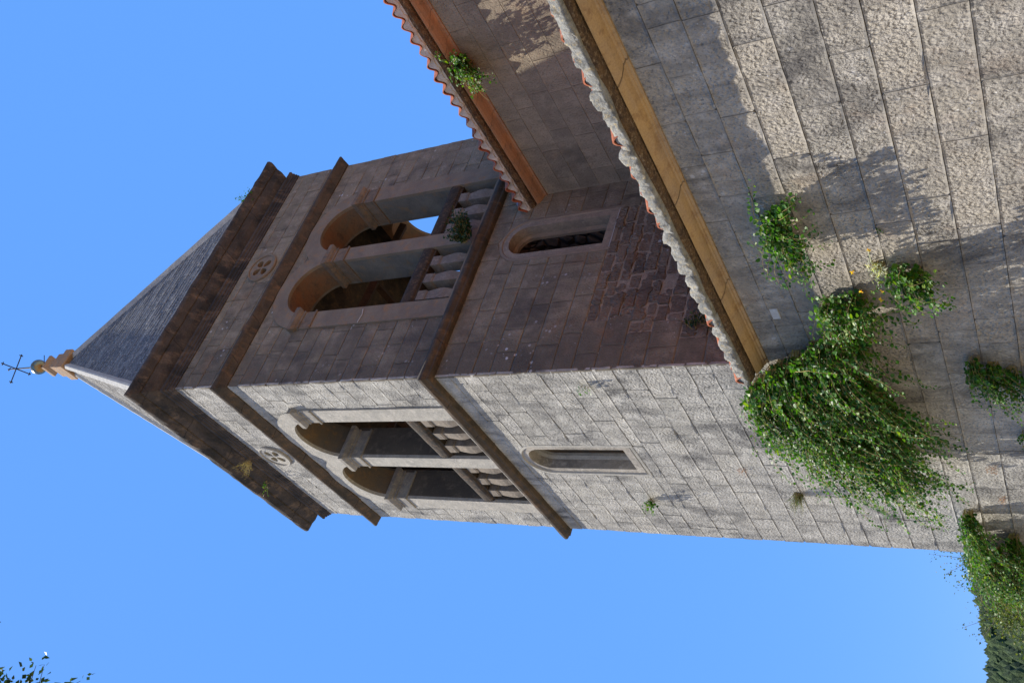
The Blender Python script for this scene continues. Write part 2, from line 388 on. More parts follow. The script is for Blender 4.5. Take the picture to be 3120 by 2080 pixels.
# woodland on the hill: one mass of small conical and rounded crowns
wb = MB(); rnd = random.Random(3)
for k in range(5200):
    j = rnd.randrange(6, ny - 14); i = rnd.randrange(20, nx - 12)
    p = Vector(Vh[j * nx + i]) + Vector((rnd.uniform(-4, 4), rnd.uniform(-4, 4), -.6)); h = rnd.uniform(2.5, 6.5); r = h * rnd.uniform(.28, .45); m = 6; base = []
    lay = [(0, .7), (.35, 1), (.7, .6)]
    cs = (rnd.random(), rnd.random(), 1); vs = []; fs = []
    for (zz, q) in lay:
        for a in range(m):
            t = 2 * PI * a / m + rnd.uniform(-.3, .3); R_ = r * q * rnd.uniform(.75, 1.2); vs.append(p + Vector((R_ * math.cos(t), R_ * math.sin(t), zz * h + rnd.uniform(-.3, .3))))
    vs.append(p + Vector((0, 0, h)))
    for L in range(2):
        for a in range(m): b = (a + 1) % m; fs.append((L * m + a, L * m + b, (L + 1) * m + b, (L + 1) * m + a))
    for a in range(m): fs.append((2 * m + a, 2 * m + (a + 1) % m, 3 * m))
    wb.add(vs, fs, [cs] * len(vs))
s = N('far_wood'); A = s.attr('blk'); c = s.mix(A[0], (.022, .04, .02), (.07, .105, .035)); M['wood'] = s.out(c, s.bump(s.noise(s.pos(), 1.5, 5, .8), .8, 1))
o = wb.build('woodland', M['wood'], recalc=False); o['label'] = 'dense far off pine wood covering the hillside'; o['category'] = 'woodland'; o['kind'] = 'stuff'

# ================================================================== BELL TOWER
T = empty('bell_tower', (U / 2, W / 2, 0), 'tall square stone bell tower with twin arched belfry openings and a pyramid roof', 'bell tower')
ZT = 15.0
OPS = [(1.42, 2.54), (2.82, 3.94)]; OPW = [(1.05, 2.16), (2.45, 3.61)]
ZSILL, ZSP = 9.36, 12.40
WINS = dict(rz=(2.66, 14.12), lo=2.08, hi=2.82, zb=6.90, zs=8.40); WINW = dict(rz=(2.20, 14.17), lo=1.84, hi=2.58, zb=6.87, zs=8.40)
HOLE = .17
def rows_gen(z0, z1, h, seed, must=()):
    rnd = random.Random(seed); zs = [z0]
    stops = sorted([m for m in must if z0 < m < z1]) + [z1]
    for st in stops:
        a = zs[-1]; n = max(1, round((st - a) / h)); ws = [rnd.uniform(.88, 1.12) for _ in range(n)]; t = sum(ws)
        for q in ws: a += (st - zs[0] * 0 - a) * 0 + q / t * (st - (zs[-1] if False else 0)) * 0; 
        base = zs[-1]; acc = 0
        for q in ws: acc += q; zs.append(base + (st - base) * acc / t)
    return zs
def cuts_for(ops, win):
    c = []
    for i, (lo, hi) in enumerate(ops):
        m = .17; l2 = lo - m if i == 0 else lo - .14; h2 = hi + m if i == 1 else hi + .14
        cc = (lo + hi) / 2; r = (hi - lo) / 2 + m
        def f(z, l2=l2, h2=h2, cc=cc, r=r):
            if z <= ZSP: return (l2, h2)
            d = z - ZSP
            if d >= r: return (cc, cc)
            k = math.sqrt(r * r - d * d); return (max(l2, cc - k), min(h2, cc + k))
        c.append({'f': f, 'z0': 9.3, 'z1': ZSP + r, 'mid': cc})
    zr = win['rz'][1]; cr = win['rz'][0]
    def fr(z, zr=zr, cr=cr):
        k = math.sqrt(max(0, .25 ** 2 - (z - zr) ** 2)); return (cr - k, cr + k)
    c.append({'f': fr, 'z0': zr - .25, 'z1': zr + .25, 'mid': cr})
    a = arch_cut(win['lo'] - .05, win['hi'] + .05, win['zb'] - .05, win['zs']); c.append(a)
    return c
near_rows = [0.0, .34, .70, 1.06, 1.40, 1.735, 2.065, 2.392, 2.72, 3.012, 3.35, 3.655, 3.945, 4.226, 4.47]
rows_w = [4.47, 4.83, 5.14, 5.43, 5.76, 6.06, 6.38, 6.66, 6.82, 7.13, 7.42, 7.74, 8.05, 8.37, 8.62, 8.83, 9.08]
up = rows_gen(9.3, 13.4, .31, 5, (12.4,)) + rows_gen(13.4, 14.75, .36, 6)[1:]
rows_w2 = up
b = MB(); cw = cuts_for(OPW, WINW)
TOOTH = [0, .30, 0, .42, -.02, .28, -.12, .36, -.18, .30, -.05, .38, -.1, .2]
for _i in range(14): ashlar(b, FW, TOOTH[_i], W, near_rows[_i:_i + 2], [], 100 + _i, .45, .95, .0035, lip=.005, proud=.003, ends=(0, 1), und=.004, jit=.003, wild=.05)
ashlar(b, FW, 0, W, rows_w, cw, 11, .38, .9, .0035, lip=.005, proud=.003, ends=(1, 1), und=.005, jit=.004, wild=.06)
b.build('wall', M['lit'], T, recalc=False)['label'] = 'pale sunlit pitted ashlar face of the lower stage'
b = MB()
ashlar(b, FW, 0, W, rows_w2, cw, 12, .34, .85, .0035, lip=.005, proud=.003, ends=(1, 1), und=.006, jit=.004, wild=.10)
wall_w = b.build('wall', M['lit'], T, recalc=False); wall_w['label'] = 'pale sunlit ashlar face of the belfry stage'
b = MB(); cs_ = cuts_for(OPS, WINS)
rows_s = rows_gen(6.93, 9.08, .31, 8)
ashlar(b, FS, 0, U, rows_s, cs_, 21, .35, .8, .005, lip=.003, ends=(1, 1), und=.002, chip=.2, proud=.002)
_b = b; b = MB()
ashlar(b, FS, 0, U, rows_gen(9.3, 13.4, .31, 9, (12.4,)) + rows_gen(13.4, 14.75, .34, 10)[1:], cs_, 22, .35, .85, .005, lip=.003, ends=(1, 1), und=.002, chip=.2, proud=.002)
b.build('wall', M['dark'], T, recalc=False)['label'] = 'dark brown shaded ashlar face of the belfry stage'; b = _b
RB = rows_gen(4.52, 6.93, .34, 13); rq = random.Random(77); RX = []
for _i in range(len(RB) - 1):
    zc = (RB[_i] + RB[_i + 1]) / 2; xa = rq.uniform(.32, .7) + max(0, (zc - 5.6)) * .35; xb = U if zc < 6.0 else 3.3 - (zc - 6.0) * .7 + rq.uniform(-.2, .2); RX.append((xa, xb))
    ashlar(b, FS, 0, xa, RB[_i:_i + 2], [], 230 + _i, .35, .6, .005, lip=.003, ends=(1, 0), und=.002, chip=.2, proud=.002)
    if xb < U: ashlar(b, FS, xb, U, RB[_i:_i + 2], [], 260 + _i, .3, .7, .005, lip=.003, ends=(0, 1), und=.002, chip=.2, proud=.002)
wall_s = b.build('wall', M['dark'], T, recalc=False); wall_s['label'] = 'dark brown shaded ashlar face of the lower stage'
b = MB()
for _i, (xa, xb) in enumerate(RX):
    zm = RB[_i] + (RB[_i + 1] - RB[_i]) * rq.uniform(.42, .58)
    ashlar(b, FS, xa, xb, [RB[_i], zm, RB[_i + 1]], [], 290 + _i, .15, .42, .016, depth=.03, lip=.014, proud=.010, jit=.02, und=.010, wild=.5, cell=.07, chip=.6)
wall_r = b.build('rubble_panel', M['rubble'], T, recalc=False)
# cores behind the facing (joints) with the openings cut through
def core(F, width, ops, win, d_front, mat, name, z_lo=0, s_a=.03, thick=.5, lining=True):
    b = MB()
    holes = [arch_outline(lo, hi, ZSILL - .04, ZSP, 20) for lo, hi in ops]
    holes = [[(p[0] + (-.02 if p[0] < (lo + hi) / 2 else .02), p[1] + (.02 if p[1] > ZSP else 0)) for p in h] for h, (lo, hi) in zip(holes, ops)]
    if win: holes.append(arch_outline(win['lo'] + .1, win['hi'] - .1, win['zb'] + .15, win['zs'], 14))
    if win: holes.append([(win['rz'][0] + .245 * math.cos(2 * PI * i / 20), win['rz'][1] + .245 * math.sin(2 * PI * i / 20)) for i in range(20)])
    plate(b, F, [(s_a, z_lo), (width - s_a, z_lo), (width - s_a, ZT), (s_a, ZT)], holes, -thick, d_front)
    b.build(name, mat, T)
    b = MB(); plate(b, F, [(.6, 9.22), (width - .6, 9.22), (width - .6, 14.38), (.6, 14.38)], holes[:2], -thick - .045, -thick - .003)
    b.build('shade_lining', M['inner'], T)  # near-black sheet added to keep the belfry interior dark
core(FW, W, OPW, WINW, -.022, M['joint_w'], 'wall_core')
core(FS, U, OPS, WINS, -.012, M['joint_light'], 'wall_core', s_a=.026)
core(FN, U, [(U - 3.94, U - 2.82), (U - 2.54, U - 1.42)], None, 0, M['dark'], 'wall_core', s_a=.03)
core(FE, W, OPW, None, 0, M['dark'], 'wall_core', s_a=.004)

# belfry opening frames
def frame_outline(ops, m=.33, R=None):
    (a0, a1), (b0, b1) = ops; ca, cb = (a0 + a1) / 2, (b0 + b1) / 2; R = (a1 - a0) / 2 + m - .02; Rb = (b1 - b0) / 2 + m - .02
    pts = [(a0 - m, 9.28), (b1 + m, 9.28), (b1 + m, ZSP)]
    mid = (a1 + b0) / 2; t = 0; out = []
    n = 26
    for i in range(n + 1):
        t = PI * i / n; x, z = cb + Rb * math.cos(t), ZSP + Rb * math.sin(t)
        if x < mid: break
        out.append((x, z))
    zm = ZSP + math.sqrt(max(0, Rb * Rb - (mid - cb) ** 2)); out.append((mid, zm))
    for i in range(n + 1):
        t = PI * i / n; x, z = ca + R * math.cos(t), ZSP + R * math.sin(t)
        if x >= mid - .01: continue
        out.append((x, z))
    out[-1] = (a0 - m, ZSP)
    return pts + [p for p in out if not (abs(p[0] - (b1 + m)) < .03 and p[1] <= ZSP + .01)]
def belfry(F, ops, mf, mr, msf):
    b = MB(); holes = [arch_outline(lo, hi, ZSILL, ZSP, 22) for lo, hi in ops]
    outer = frame_outline(ops)
    polys = [outer] + holes
    # front ring
    plate(b, F, outer, holes, -.03, .03)
    fr = b.build('arch_frame', mf, T)
    b = MB()
    for h in holes:      # plain reveals below the springing, stained soffit above it
        b2 = MB()
        for q in range(len(h)):
            p0, p1 = h[q], h[(q + 1) % len(h)]
            V = []
            for dd in (-.03, -.26, -.52):
                V += [F(p0[0], p0[1], dd), F(p1[0], p1[1], dd)]
            (b2 if q >= 2 and q < len(h) - 1 else b).add(V, [(0, 1, 3, 2), (2, 3, 5, 4)])
        b2.build('soffit', msf, T, smooth=False)
    # inner lining ring closing the reveal on the belfry side
    plate(b, F, [(ops[0][0] - .06, 9.30), (ops[1][1] + .06, 9.30), (ops[1][1] + .06, 13.05), (ops[0][0] - .06, 13.05)], holes, -.56, -.515)
    b.build('reveal', mr, T)
    piers = [(ops[0][0] - .31, ops[0][0]), (ops[0][1], ops[1][0]), (ops[1][1], ops[1][1] + .31)]
    prof = [(.003, 12.015), (.022, 12.02), (.026, 12.045), (.018, 12.06), (.004, 12.065), (.004, 12.27), (.022, 12.275), (.022, 12.30), (.010, 12.305), (.012, 12.32), (.045, 12.35), (.066, 12.385), (.072, 12.39), (.072, 12.475), (.06, 12.49), (.003, 12.50)]
    for (a, c) in piers:
        b = MB(); b.loft(rect_loops(a, c, -.5, .03, prof, .3, .004, a * 7, F=lambda x, z, y: F(x, z, y)))
        b.build('capital', M['cap_lit'] if mf is M['frame_lit'] else M['cap_dark'], T)
M['reveal_w'] = plain_mat('shade_toned_reveal_stone', (.080, .066, .048), (.055, .047, .037), (.13, .105, .075), 2.0, .008)  # shade of the west reveals put into a darker stone colour
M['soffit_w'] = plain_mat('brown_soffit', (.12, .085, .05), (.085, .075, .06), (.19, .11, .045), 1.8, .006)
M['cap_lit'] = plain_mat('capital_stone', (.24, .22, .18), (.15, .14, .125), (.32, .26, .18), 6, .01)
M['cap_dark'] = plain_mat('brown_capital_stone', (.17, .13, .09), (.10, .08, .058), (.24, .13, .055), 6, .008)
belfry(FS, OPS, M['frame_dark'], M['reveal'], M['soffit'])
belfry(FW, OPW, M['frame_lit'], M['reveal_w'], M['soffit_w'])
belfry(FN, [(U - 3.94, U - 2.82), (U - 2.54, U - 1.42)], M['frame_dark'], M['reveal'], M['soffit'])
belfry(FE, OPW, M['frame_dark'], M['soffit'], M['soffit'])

# balustrades: handrail and square vase balusters, one mesh shared by the copies
def bal_mesh():
    b = MB(); prof = [(.082, 9.30), (.082, 9.40), (.066, 9.42), (.074, 9.48), (.087, 9.57), (.088, 9.66), (.078, 9.78), (.070, 9.86), (.070, 9.895), (.082, 9.905), (.082, 9.915), (.076, 9.925), (.082, 9.935), (.082, 10.06), (.078, 10.075)]
    b.loft([[Vector((-r, -r, z)), Vector((r, -r, z)), Vector((r, r, z)), Vector((-r, r, z))] for r, z in prof])
    return b
M['baluster'] = plain_mat('baluster_stone', (.19, .155, .115), (.13, .11, .085), (.26, .21, .16), 5, .010)
M['rail'] = plain_mat('rail_stone', (.05, .035, .021), (.028, .024, .018), (.12, .075, .042), 6, .012)
b0 = bal_mesh(); b0.v = [(x * 1.14, y * 1.14, z) for x, y, z in b0.v]; proto = b0.build('baluster', M['baluster'], T); first = True
def balustrade(F, ops, rot):
    global first
    for (lo, hi) in ops:
        r = MB(); prf = [(-.20, 10.10), (-.03, 10.075), (-.03, 10.10), (.0, 10.125), (.012, 10.16), (.02, 10.22), (.02, 10.27), (0, 10.325), (-.22, 10.325)]
        nseg = 7
        r.loft([[F(lo - .01 + (hi - lo + .02) * i / nseg, z + .004 * nz((lo + i * .7, z * 5, 1), 1.7), d + .004 * nz((i, z * 4, lo), 2)) for d, z in prf] for i in range(nseg + 1)])
        r.build('handrail', M['rail'], T)
        w_ = hi - lo
        for t in (.15, .53, .91) if rot else (.17, .51, .87):
            s_ = lo + t * w_ / 1.12
            if t > .8: s_ = min(s_, hi - .12)
            p = F(s_, 0, -.115)
            if first: c = proto; first = False
            else: c = proto.copy(); COL.objects.link(c); c.parent = T
            c.location = p - T.location; c.rotation_euler = (0, 0, random.uniform(-.07, .07)); q_ = random.uniform(.94, 1.05); c.scale = (q_, q_, 1)
balustrade(FS, OPS, 0); balustrade(FW, OPW, 1); balustrade(FE, OPW, 1)
balustrade(FN, [(U - 3.94, U - 2.82), (U - 2.54, U - 1.42)], 0)

# small round-headed windows with splayed reveals
def window(F, wn, mf, mback, mslot):
    lo, hi, zb, zs = wn['lo'], wn['hi'], wn['zb'], wn['zs']; n = 16; e = empty('window', (0, 0, 0), '', ''); del e['label']; del e['category']
    e.parent = T; e.location = -T.location
    def ol(dx, zbb, d, zs_=zs): return [F(p[0], p[1], d) for p in arch_outline(lo + dx, hi - dx, zbb, zs_, n)]
    b = MB(); b.loft([ol(-.055, zb - .05, -.03), ol(-.05, zb - .045, .000), ol(-.008, zb - .008, .004), ol(0, zb, -.003), ol(.125, zb + .20, -.22), ol(.135, zb + .21, -.22), ol(.135, zb + .21, -.27)], False, False)
    fr = b.build('window_frame', mf, e)
    b = MB(); b.loft([ol(.13, zb + .205, -.268), ol(.13, zb + .205, -.5)], False, False); b.build('inner_slot', mslot, e)
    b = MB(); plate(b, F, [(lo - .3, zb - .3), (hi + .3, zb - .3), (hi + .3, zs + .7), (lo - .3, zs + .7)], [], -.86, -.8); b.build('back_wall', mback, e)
    b = MB(); b.loft([[F(lo + .004, zb + .012, -.002), F(hi - .004, zb + .012, -.002), F(hi - .13, zb + .215, -.225), F(lo + .13, zb + .215, -.225)], [F(lo + .004, zb + .02, .0), F(hi - .004, zb + .02, .0), F(hi - .13, zb + .225, -.225), F(lo + .13, zb + .225, -.225)]])
    b.build('sill', M['marble'] if F is FS else M['frame_lit'], e)
    return e
s = N('dark_inner_rubble'); P = s.pos(); v = s.vor(P, 5.5, 'DISTANCE_TO_EDGE'); c = s.mix(s.rng(v.outputs[0], .0, .12), (.012, .009, .007), (.075, .055, .042)); M['backrub'] = s.out(s.mix(s.rng(s.noise(P, 6, 5), .4, .65), c, (.03, .022, .018)), s.bump(s.rng(v.outputs[0], 0, .2), .06, 1))  # window interior's shade put into the back wall and slot colour
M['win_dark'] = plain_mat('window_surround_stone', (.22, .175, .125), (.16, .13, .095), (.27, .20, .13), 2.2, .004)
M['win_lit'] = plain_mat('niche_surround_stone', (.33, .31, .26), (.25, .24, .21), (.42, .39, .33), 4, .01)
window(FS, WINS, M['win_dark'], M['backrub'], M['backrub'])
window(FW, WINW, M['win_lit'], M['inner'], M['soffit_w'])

# string course, band, cornice
def course(name, prof, mat, amp, seed, seg=.13):
    b = MB(); b.loft(rect_loops(0, U, 0, W, prof, seg, amp, seed)); return b.build(name, mat, T)
course('string_course', [(-.1, 9.06), (.0, 9.055), (.07, 9.06), (.095, 9.075), (.10, 9.10), (.125, 9.125), (.142, 9.15), (.142, 9.19), (.13, 9.215), (.02, 9.34), (-.1, 9.345)], M['string'], .006, 1)
course('upper_band', [(-.1, 13.30), (0, 13.30), (.02, 13.30), (.09, 13.385), (.115, 13.41), (.14, 13.45), (.14, 13.49), (.11, 13.53), (.01, 13.70), (-.1, 13.71)], M['string'], .008, 2)
course('frieze_moulding', [(-.1, 14.62), (0, 14.63), (.018, 14.635), (.02, 14.68), (.035, 14.69), (.037, 14.74), (.055, 14.755), (.057, 14.80), (.085, 14.83), (.088, 14.88), (.06, 14.90), (0, 15.0), (-.1, 15.02)], M['cornice_dark'], .004, 3)
course('cornice', [(-.1, 14.985), (.004, 14.99), (.05, 15.03), (.11, 15.10), (.17, 15.20), (.175, 15.235), (.20, 15.24), (.245, 15.30), (.285, 15.355), (.30, 15.40), (.30, 15.455), (.26, 15.48), (-.1, 15.56)], M['cornice_dark'], .009, 4)

# quatrefoil roundels in the frieze
def roundel(F, sc_, zc, mat):
    b = MB(); R_ = .285
    outer = [(sc_ + R_ * math.cos(t), zc + R_ * math.sin(t)) for t in [2 * PI * i / 36 for i in range(36)]]
    holes = []
    for k in range(4):
        a0 = PI / 4 + k * PI / 2; h = []
        for i in range(14):
            t = 2 * PI * i / 14; r1 = .122 + .092 * math.cos(t); wdt = .088 * math.sin(t) * (.45 + .55 * (r1 - .03) / .17)
            h.append((sc_ + r1 * math.cos(a0) - wdt * math.sin(a0), zc + r1 * math.sin(a0) + wdt * math.cos(a0)))
        holes.append(h)
    plate(b, F, outer, holes, -.10, .022)
    # raised rim and the recessed ground
    rim = []
    for i in range(36):
        t = 2 * PI * i / 36; c_, s_ = math.cos(t), math.sin(t); wob = 1 + .012 * noise.noise(Vector((c_ * 3, s_ * 3, sc_)))
        rim.append([F(sc_ + R_ * wob * (q) * c_, zc + R_ * wob * q * s_, d) for q, d in ((1.0, -.01), (1.0, .038), (1.07, .045), (1.13, .03), (1.14, -.01))])
    b.loft(rim + [rim[0]], False, False)
    o = b.build('roundel', mat, T)
roundel(FS, 2.66, 14.12, M['frame_dark']); roundel(FW, 2.20, 14.17, M['frame_lit'])

# interior: floors and old timbers of the belfry
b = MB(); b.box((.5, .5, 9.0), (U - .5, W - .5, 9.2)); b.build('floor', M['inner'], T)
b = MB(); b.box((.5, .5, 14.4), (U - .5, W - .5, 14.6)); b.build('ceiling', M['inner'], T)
for (p, q, r) in [((.5, 1.2, 12.6), (U - .5, 1.3, 12.6), .09), ((.5, 3.1, 12.6), (U - .5, 3.2, 12.6), .09), ((1.5, .5, 12.85), (1.6, W - .5, 12.85), .08), ((3.4, .5, 12.85), (3.4, W - .5, 12.85), .08), ((1.2, 2.4, 9.3), (3.2, 2.5, 12.8), .08), ((3.9, 2.4, 9.3), (2.3, 2.5, 12.8), .08), ((1.0, 3.6, 9.3), (1.0, 1.2, 12.6), .06)]:
    b = MB(); b.tube([p, q], r, 4); b.build('beam', M['timber'], T)
b = MB()
for k in range(12): b.box((.5, .52 + k * .29, 13.9), (U - .5, .52 + k * .29 + .27, 13.94 + .01 * (k % 2)))
b.build('ceiling_boards', M['timber'], T)

# pyramid roof of stone slabs
AP = Vector((2.6, 2.25, 23.55)); ZB = 15.42; rnd = random.Random(9)
CORN = [Vector((-.02, -.02, ZB)), Vector((U + .02, -.02, ZB)), Vector((U + .02, W + .02, ZB)), Vector((-.02, W + .02, ZB))]
b = MB()
for k in range(4):
    A0, B0 = CORN[k], CORN[(k + 1) % 4]; nrm = (B0 - A0).cross(AP - A0).normalized(); n = 44
    b.add([A0, B0, AP], [(0, 1, 2)], [(.0, .5, 1)] * 3)
    for i in range(n):
        t0, t1 = i / n, min(1, (i + 1.35) / n)
        if t1 >= .985: t1 = .985
        L0, R0 = A0.lerp(AP, t0), B0.lerp(AP, t0); L1, R1 = A0.lerp(AP, t1), B0.lerp(AP, t1)
        wd = (R0 - L0).length; x = 0; cuts = [0]
        x = rnd.uniform(.15, .4)
        while x < wd - .12: cuts.append(x / wd); x += rnd.uniform(.22, .5)
        cuts.append(1)
        for j in range(len(cuts) - 1):
            a, c = cuts[j], cuts[j + 1]; h = .008 + rnd.uniform(-.003, .003); col = (rnd.random(), rnd.random(), 1); gap = .009 / max(wd, .1)
            q = [L0.lerp(R0, a + gap), L0.lerp(R0, c - gap), L1.lerp(R1, c - gap), L1.lerp(R1, a + gap)]; sl = rnd.uniform(-.02, .02)
            up_ = (q[3] - q[0]).normalized(); q[0] = q[0] - up_ * sl; q[1] = q[1] - up_ * (sl + rnd.uniform(-.012, .012))
            top = [q[0] + nrm * h, q[1] + nrm * h, q[2] + nrm * .002, q[3] + nrm * .002]
            b.add(q + top, [(4, 5, 6, 7), (0, 1, 5, 4), (1, 2, 6, 5), (3, 0, 4, 7)], [col] * 8)
s = N('stone_slab_roof'); P = s.pos(); A = s.attr('blk'); c = s.mix(A[0], (.08, .078, .078), (.17, .165, .155)); c = s.mix(s.rng(s.noise(P, 2.2, 7, .7), .46, .66, 0, .75), c, (.05, .049, .054)); c = s.mix(s.rng(s.noise(P, 20, 5, .75), .55, .63, 0, .85), c, (.42, .41, .38))
M['roof'] = s.out(c, s.bump(s.noise(P, 24, 6, .75), .022, 1), .8)
b.build('roof', M['roof'], T, recalc=False)
cen = Vector((2.6, 2.25, ZB))
for k in range(4):
    A0 = CORN[k]; ax = (AP - A0).normalized(); outd = (A0 - cen); outd.z = 0; outd.normalize(); side = ax.cross(outd).normalized(); upn = side.cross(ax).normalized()
    if upn.dot(Vector((0, 0, 1))) < 0: upn = -upn
    b = MB(); loops = []; Ln = (AP - A0).length * .975; n = 34
    for i in range(n + 1):
        p = A0 + ax * (Ln * i / n); j = .006 * nz(p, 3, k); wv = .075 + j - .012 * i / n; 
        loops.append([p - side * wv - upn * .10, p - side * wv + upn * (.045 + j), p - side * wv * .6 + upn * (.075 + j), p + side * wv * .6 + upn * (.075 + j), p + side * wv + upn * (.045 + j), p + side * wv - upn * .10])
    b.loft(loops); b.build('hip_ridge', M['ridge'], T)
# finial: stone tiers, orb, cross
def tier(b, h, z0, z1, f=1.0): b.loft([[Vector((AP.x + sx * q, AP.y + sy * q, z)) for sx, sy in ((-1, -1), (1, -1), (1, 1), (-1, 1))] for q, z in ((h * f, z0), (h, z0 + .03), (h, z1 - .04), (h * .96, z1))])
b = MB(); tier(b, .30, 23.02, 23.36, .9); tier(b, .235, 23.36, 23.44); tier(b, .225, 23.44, 23.70, .9); tier(b, .15, 23.70, 23.84)
b.loft([[Vector((AP.x + sx * q, AP.y + sy * q, z)) for sx, sy in ((-1, -1), (1, -1), (1, 1), (-1, 1))] for q, z in ((.13, 23.84), (.15, 23.92), (.21, 24.02), (.21, 24.12), (.14, 24.16), (.06, 24.24))])
b.v = [(AP.x + (x - AP.x) * .92, AP.y + (y - AP.y) * .92, z) for x, y, z in b.v]; b.build('finial', M['finial'], T)
b = MB(); n1, n2 = 20, 14; R_ = .20; zc = 24.70
b.loft([[Vector((AP.x + R_ * math.sin(PI * max(.02, min(.98, j / n2))) * math.cos(2 * PI * i / n1), AP.y + R_ * math.sin(PI * max(.02, min(.98, j / n2))) * math.sin(2 * PI * i / n1), zc - R_ * math.cos(PI * j / n2))) for i in range(n1)] for j in range(n2 + 1)])
b.build('orb', M['orb'], T, smooth=True)
b = MB(); X, Y = AP.x, AP.y
b.tube([(X, Y, 24.15), (X, Y, 24.6)], .022, 8); b.tube([(X, Y, 24.85), (X, Y, 25.0), (X, Y, 25.1), (X, Y, 26.2)], [.07, .05, .02, .016], 8)
ca, sa = math.cos(math.radians(-14)), math.sin(math.radians(-14))
for (dx, dy) in ((ca, sa), (-sa, ca)):
    b.tube([(X - dx * .42, Y - dy * .42, 25.80), (X + dx * .42, Y + dy * .42, 25.80)], .014, 6)
    for q in (-1, 1):
        x, y = X + dx * .38 * q, Y + dy * .38 * q
        b.tube([(x - dy * .05, y + dx * .05, 25.80), (x + dy * .05, y - dx * .05, 25.80)], .012, 6); b.tube([(x, y, 25.75), (x, y, 25.85)], .012, 6)
b.tube([(X - .05, Y, 26.14), (X + .05, Y, 26.14)], .012, 6); b.tube([(X, Y, 24.45), (X + .22, Y - .20, 24.38)], .010, 6)
b.build('cross', M['iron'], T)
# the iron clamp wire on the left jamb of the shaded belfry
b = MB(); b.tube([FS(1.40, 11.05, .0), FS(1.36, 11.0, .04), FS(1.25, 10.96, .045), FS(1.10, 10.99, .04)], .008, 5); b.build('clamp_wire', M['marble'], T)

# ================================================================== CHURCH (aisle wall, clerestory, roofs)
C_ = empty('church', (CX, -7, 0), 'low stone church joined to the tower, two walls with tiled eaves', 'church')
YE = -15.0
near_rows = [0.0, .34, .70, 1.06, 1.40, 1.735, 2.065, 2.392, 2.72, 3.012, 3.35, 3.655, 3.945, 4.226, 4.47]
J = {4: [-5.2, -4.5, -3.65, -2.76, -1.95, -1.2, -.55], 5: [-5.4, -4.1, -3.23, -2.175, -1.6, -.95, -.3], 6: [-4.8, -3.91, -2.72, -1.74, -1.28, -.5], 7: [-5.1, -4.2, -3.29, -2.15, -1.61, -.96, -.35],
     8: [-4.6, -3.72, -2.69, -1.91, -1.3, -.75], 9: [-5.1, -4.25, -3.29, -2.1, -1.3, -.68], 10: [-4.8, -3.99, -2.83, -1.75, -1.0, -.45], 11: [-4.31, -3.36, -2.42, -1.5, -.8], 12: [-4.9, -4.53, -4.32, -3.84, -3.45, -3.0, -2.5, -2.05, -1.6, -1.1, -.62], 13: [-5.2, -4.7, -4.0, -3.4, -2.9, -2.2, -1.7, -1.2, -.7]}
b = MB()
def Fnear(s, z, d): return Vector((-d, s, z))
for _i in range(14): ashlar(b, Fnear, -6, TOOTH[_i], near_rows[_i:_i + 2], [], 31 + _i, .6, 1.1, .003, lip=.005, proud=.0025, chip=.5, joints={0: [q for q in J.get(_i, [-5.1 + .3 * (_i % 2), -4.2, -3.3, -2.3, -1.4, -.6]) if q < TOOTH[_i] - .15]}, und=.003, jit=.0025, wild=.0, cell=.1)
ashlar(b, Fnear, YE, -6, near_rows, [], 32, .6, 1.1, .0045, und=.005, cell=.2)
b.build('aisle_wall', M['near'], C_, recalc=False)
b = MB(); b.box((.02, YE, 0), (.5, -.001, 4.6)); b.build('aisle_wall_core', M['joint_dark'], C_)
b = MB(); ashlar(b, FC, -7, 0, rows_gen(4.5, 8.32, .315, 40), [], 41, .45, .95, .004, lip=.003, und=.002, chip=.2, proud=.002)
ashlar(b, FC, YE, -7, rows_gen(4.5, 8.32, .315, 42), [], 43, .45, .95, .004, lip=.004, und=.003, cell=.3)
b.build('clerestory_wall', M['clere'], C_, recalc=False)
b = MB(); b.box((CX + .01, YE, 0), (CX + .5, -.001, 8.5)); b.build('clerestory_wall_core', M['joint_light'], C_)
b = MB(); b.box((CX + 6, YE, 0), (CX + 6.5, -.3, 8.5)); b.box((.5, YE - .4, 0), (CX + 6.5, YE, 8.4)); b.build('rear_wall', M['clere'], C_)

def extr(mb, F, prof, s0, s1, seg=.12, amp=.003, seed=0, ampz=None):
    n = int((s1 - s0) / seg); loops = []
    for i in range(n + 1):
        s_ = s0 + (s1 - s0) * i / n; L = []
        for k, (d, z) in enumerate(prof):
            v = Vector((s_ * 1.7, z * 6, d * 6 + seed)); L.append(F(s_, z + amp * noise.noise(v * 1.6), d + amp * noise.noise(v * 1.6 + Vector((4, 4, 4)))))
        loops.append(L)
    mb.loft(loops)
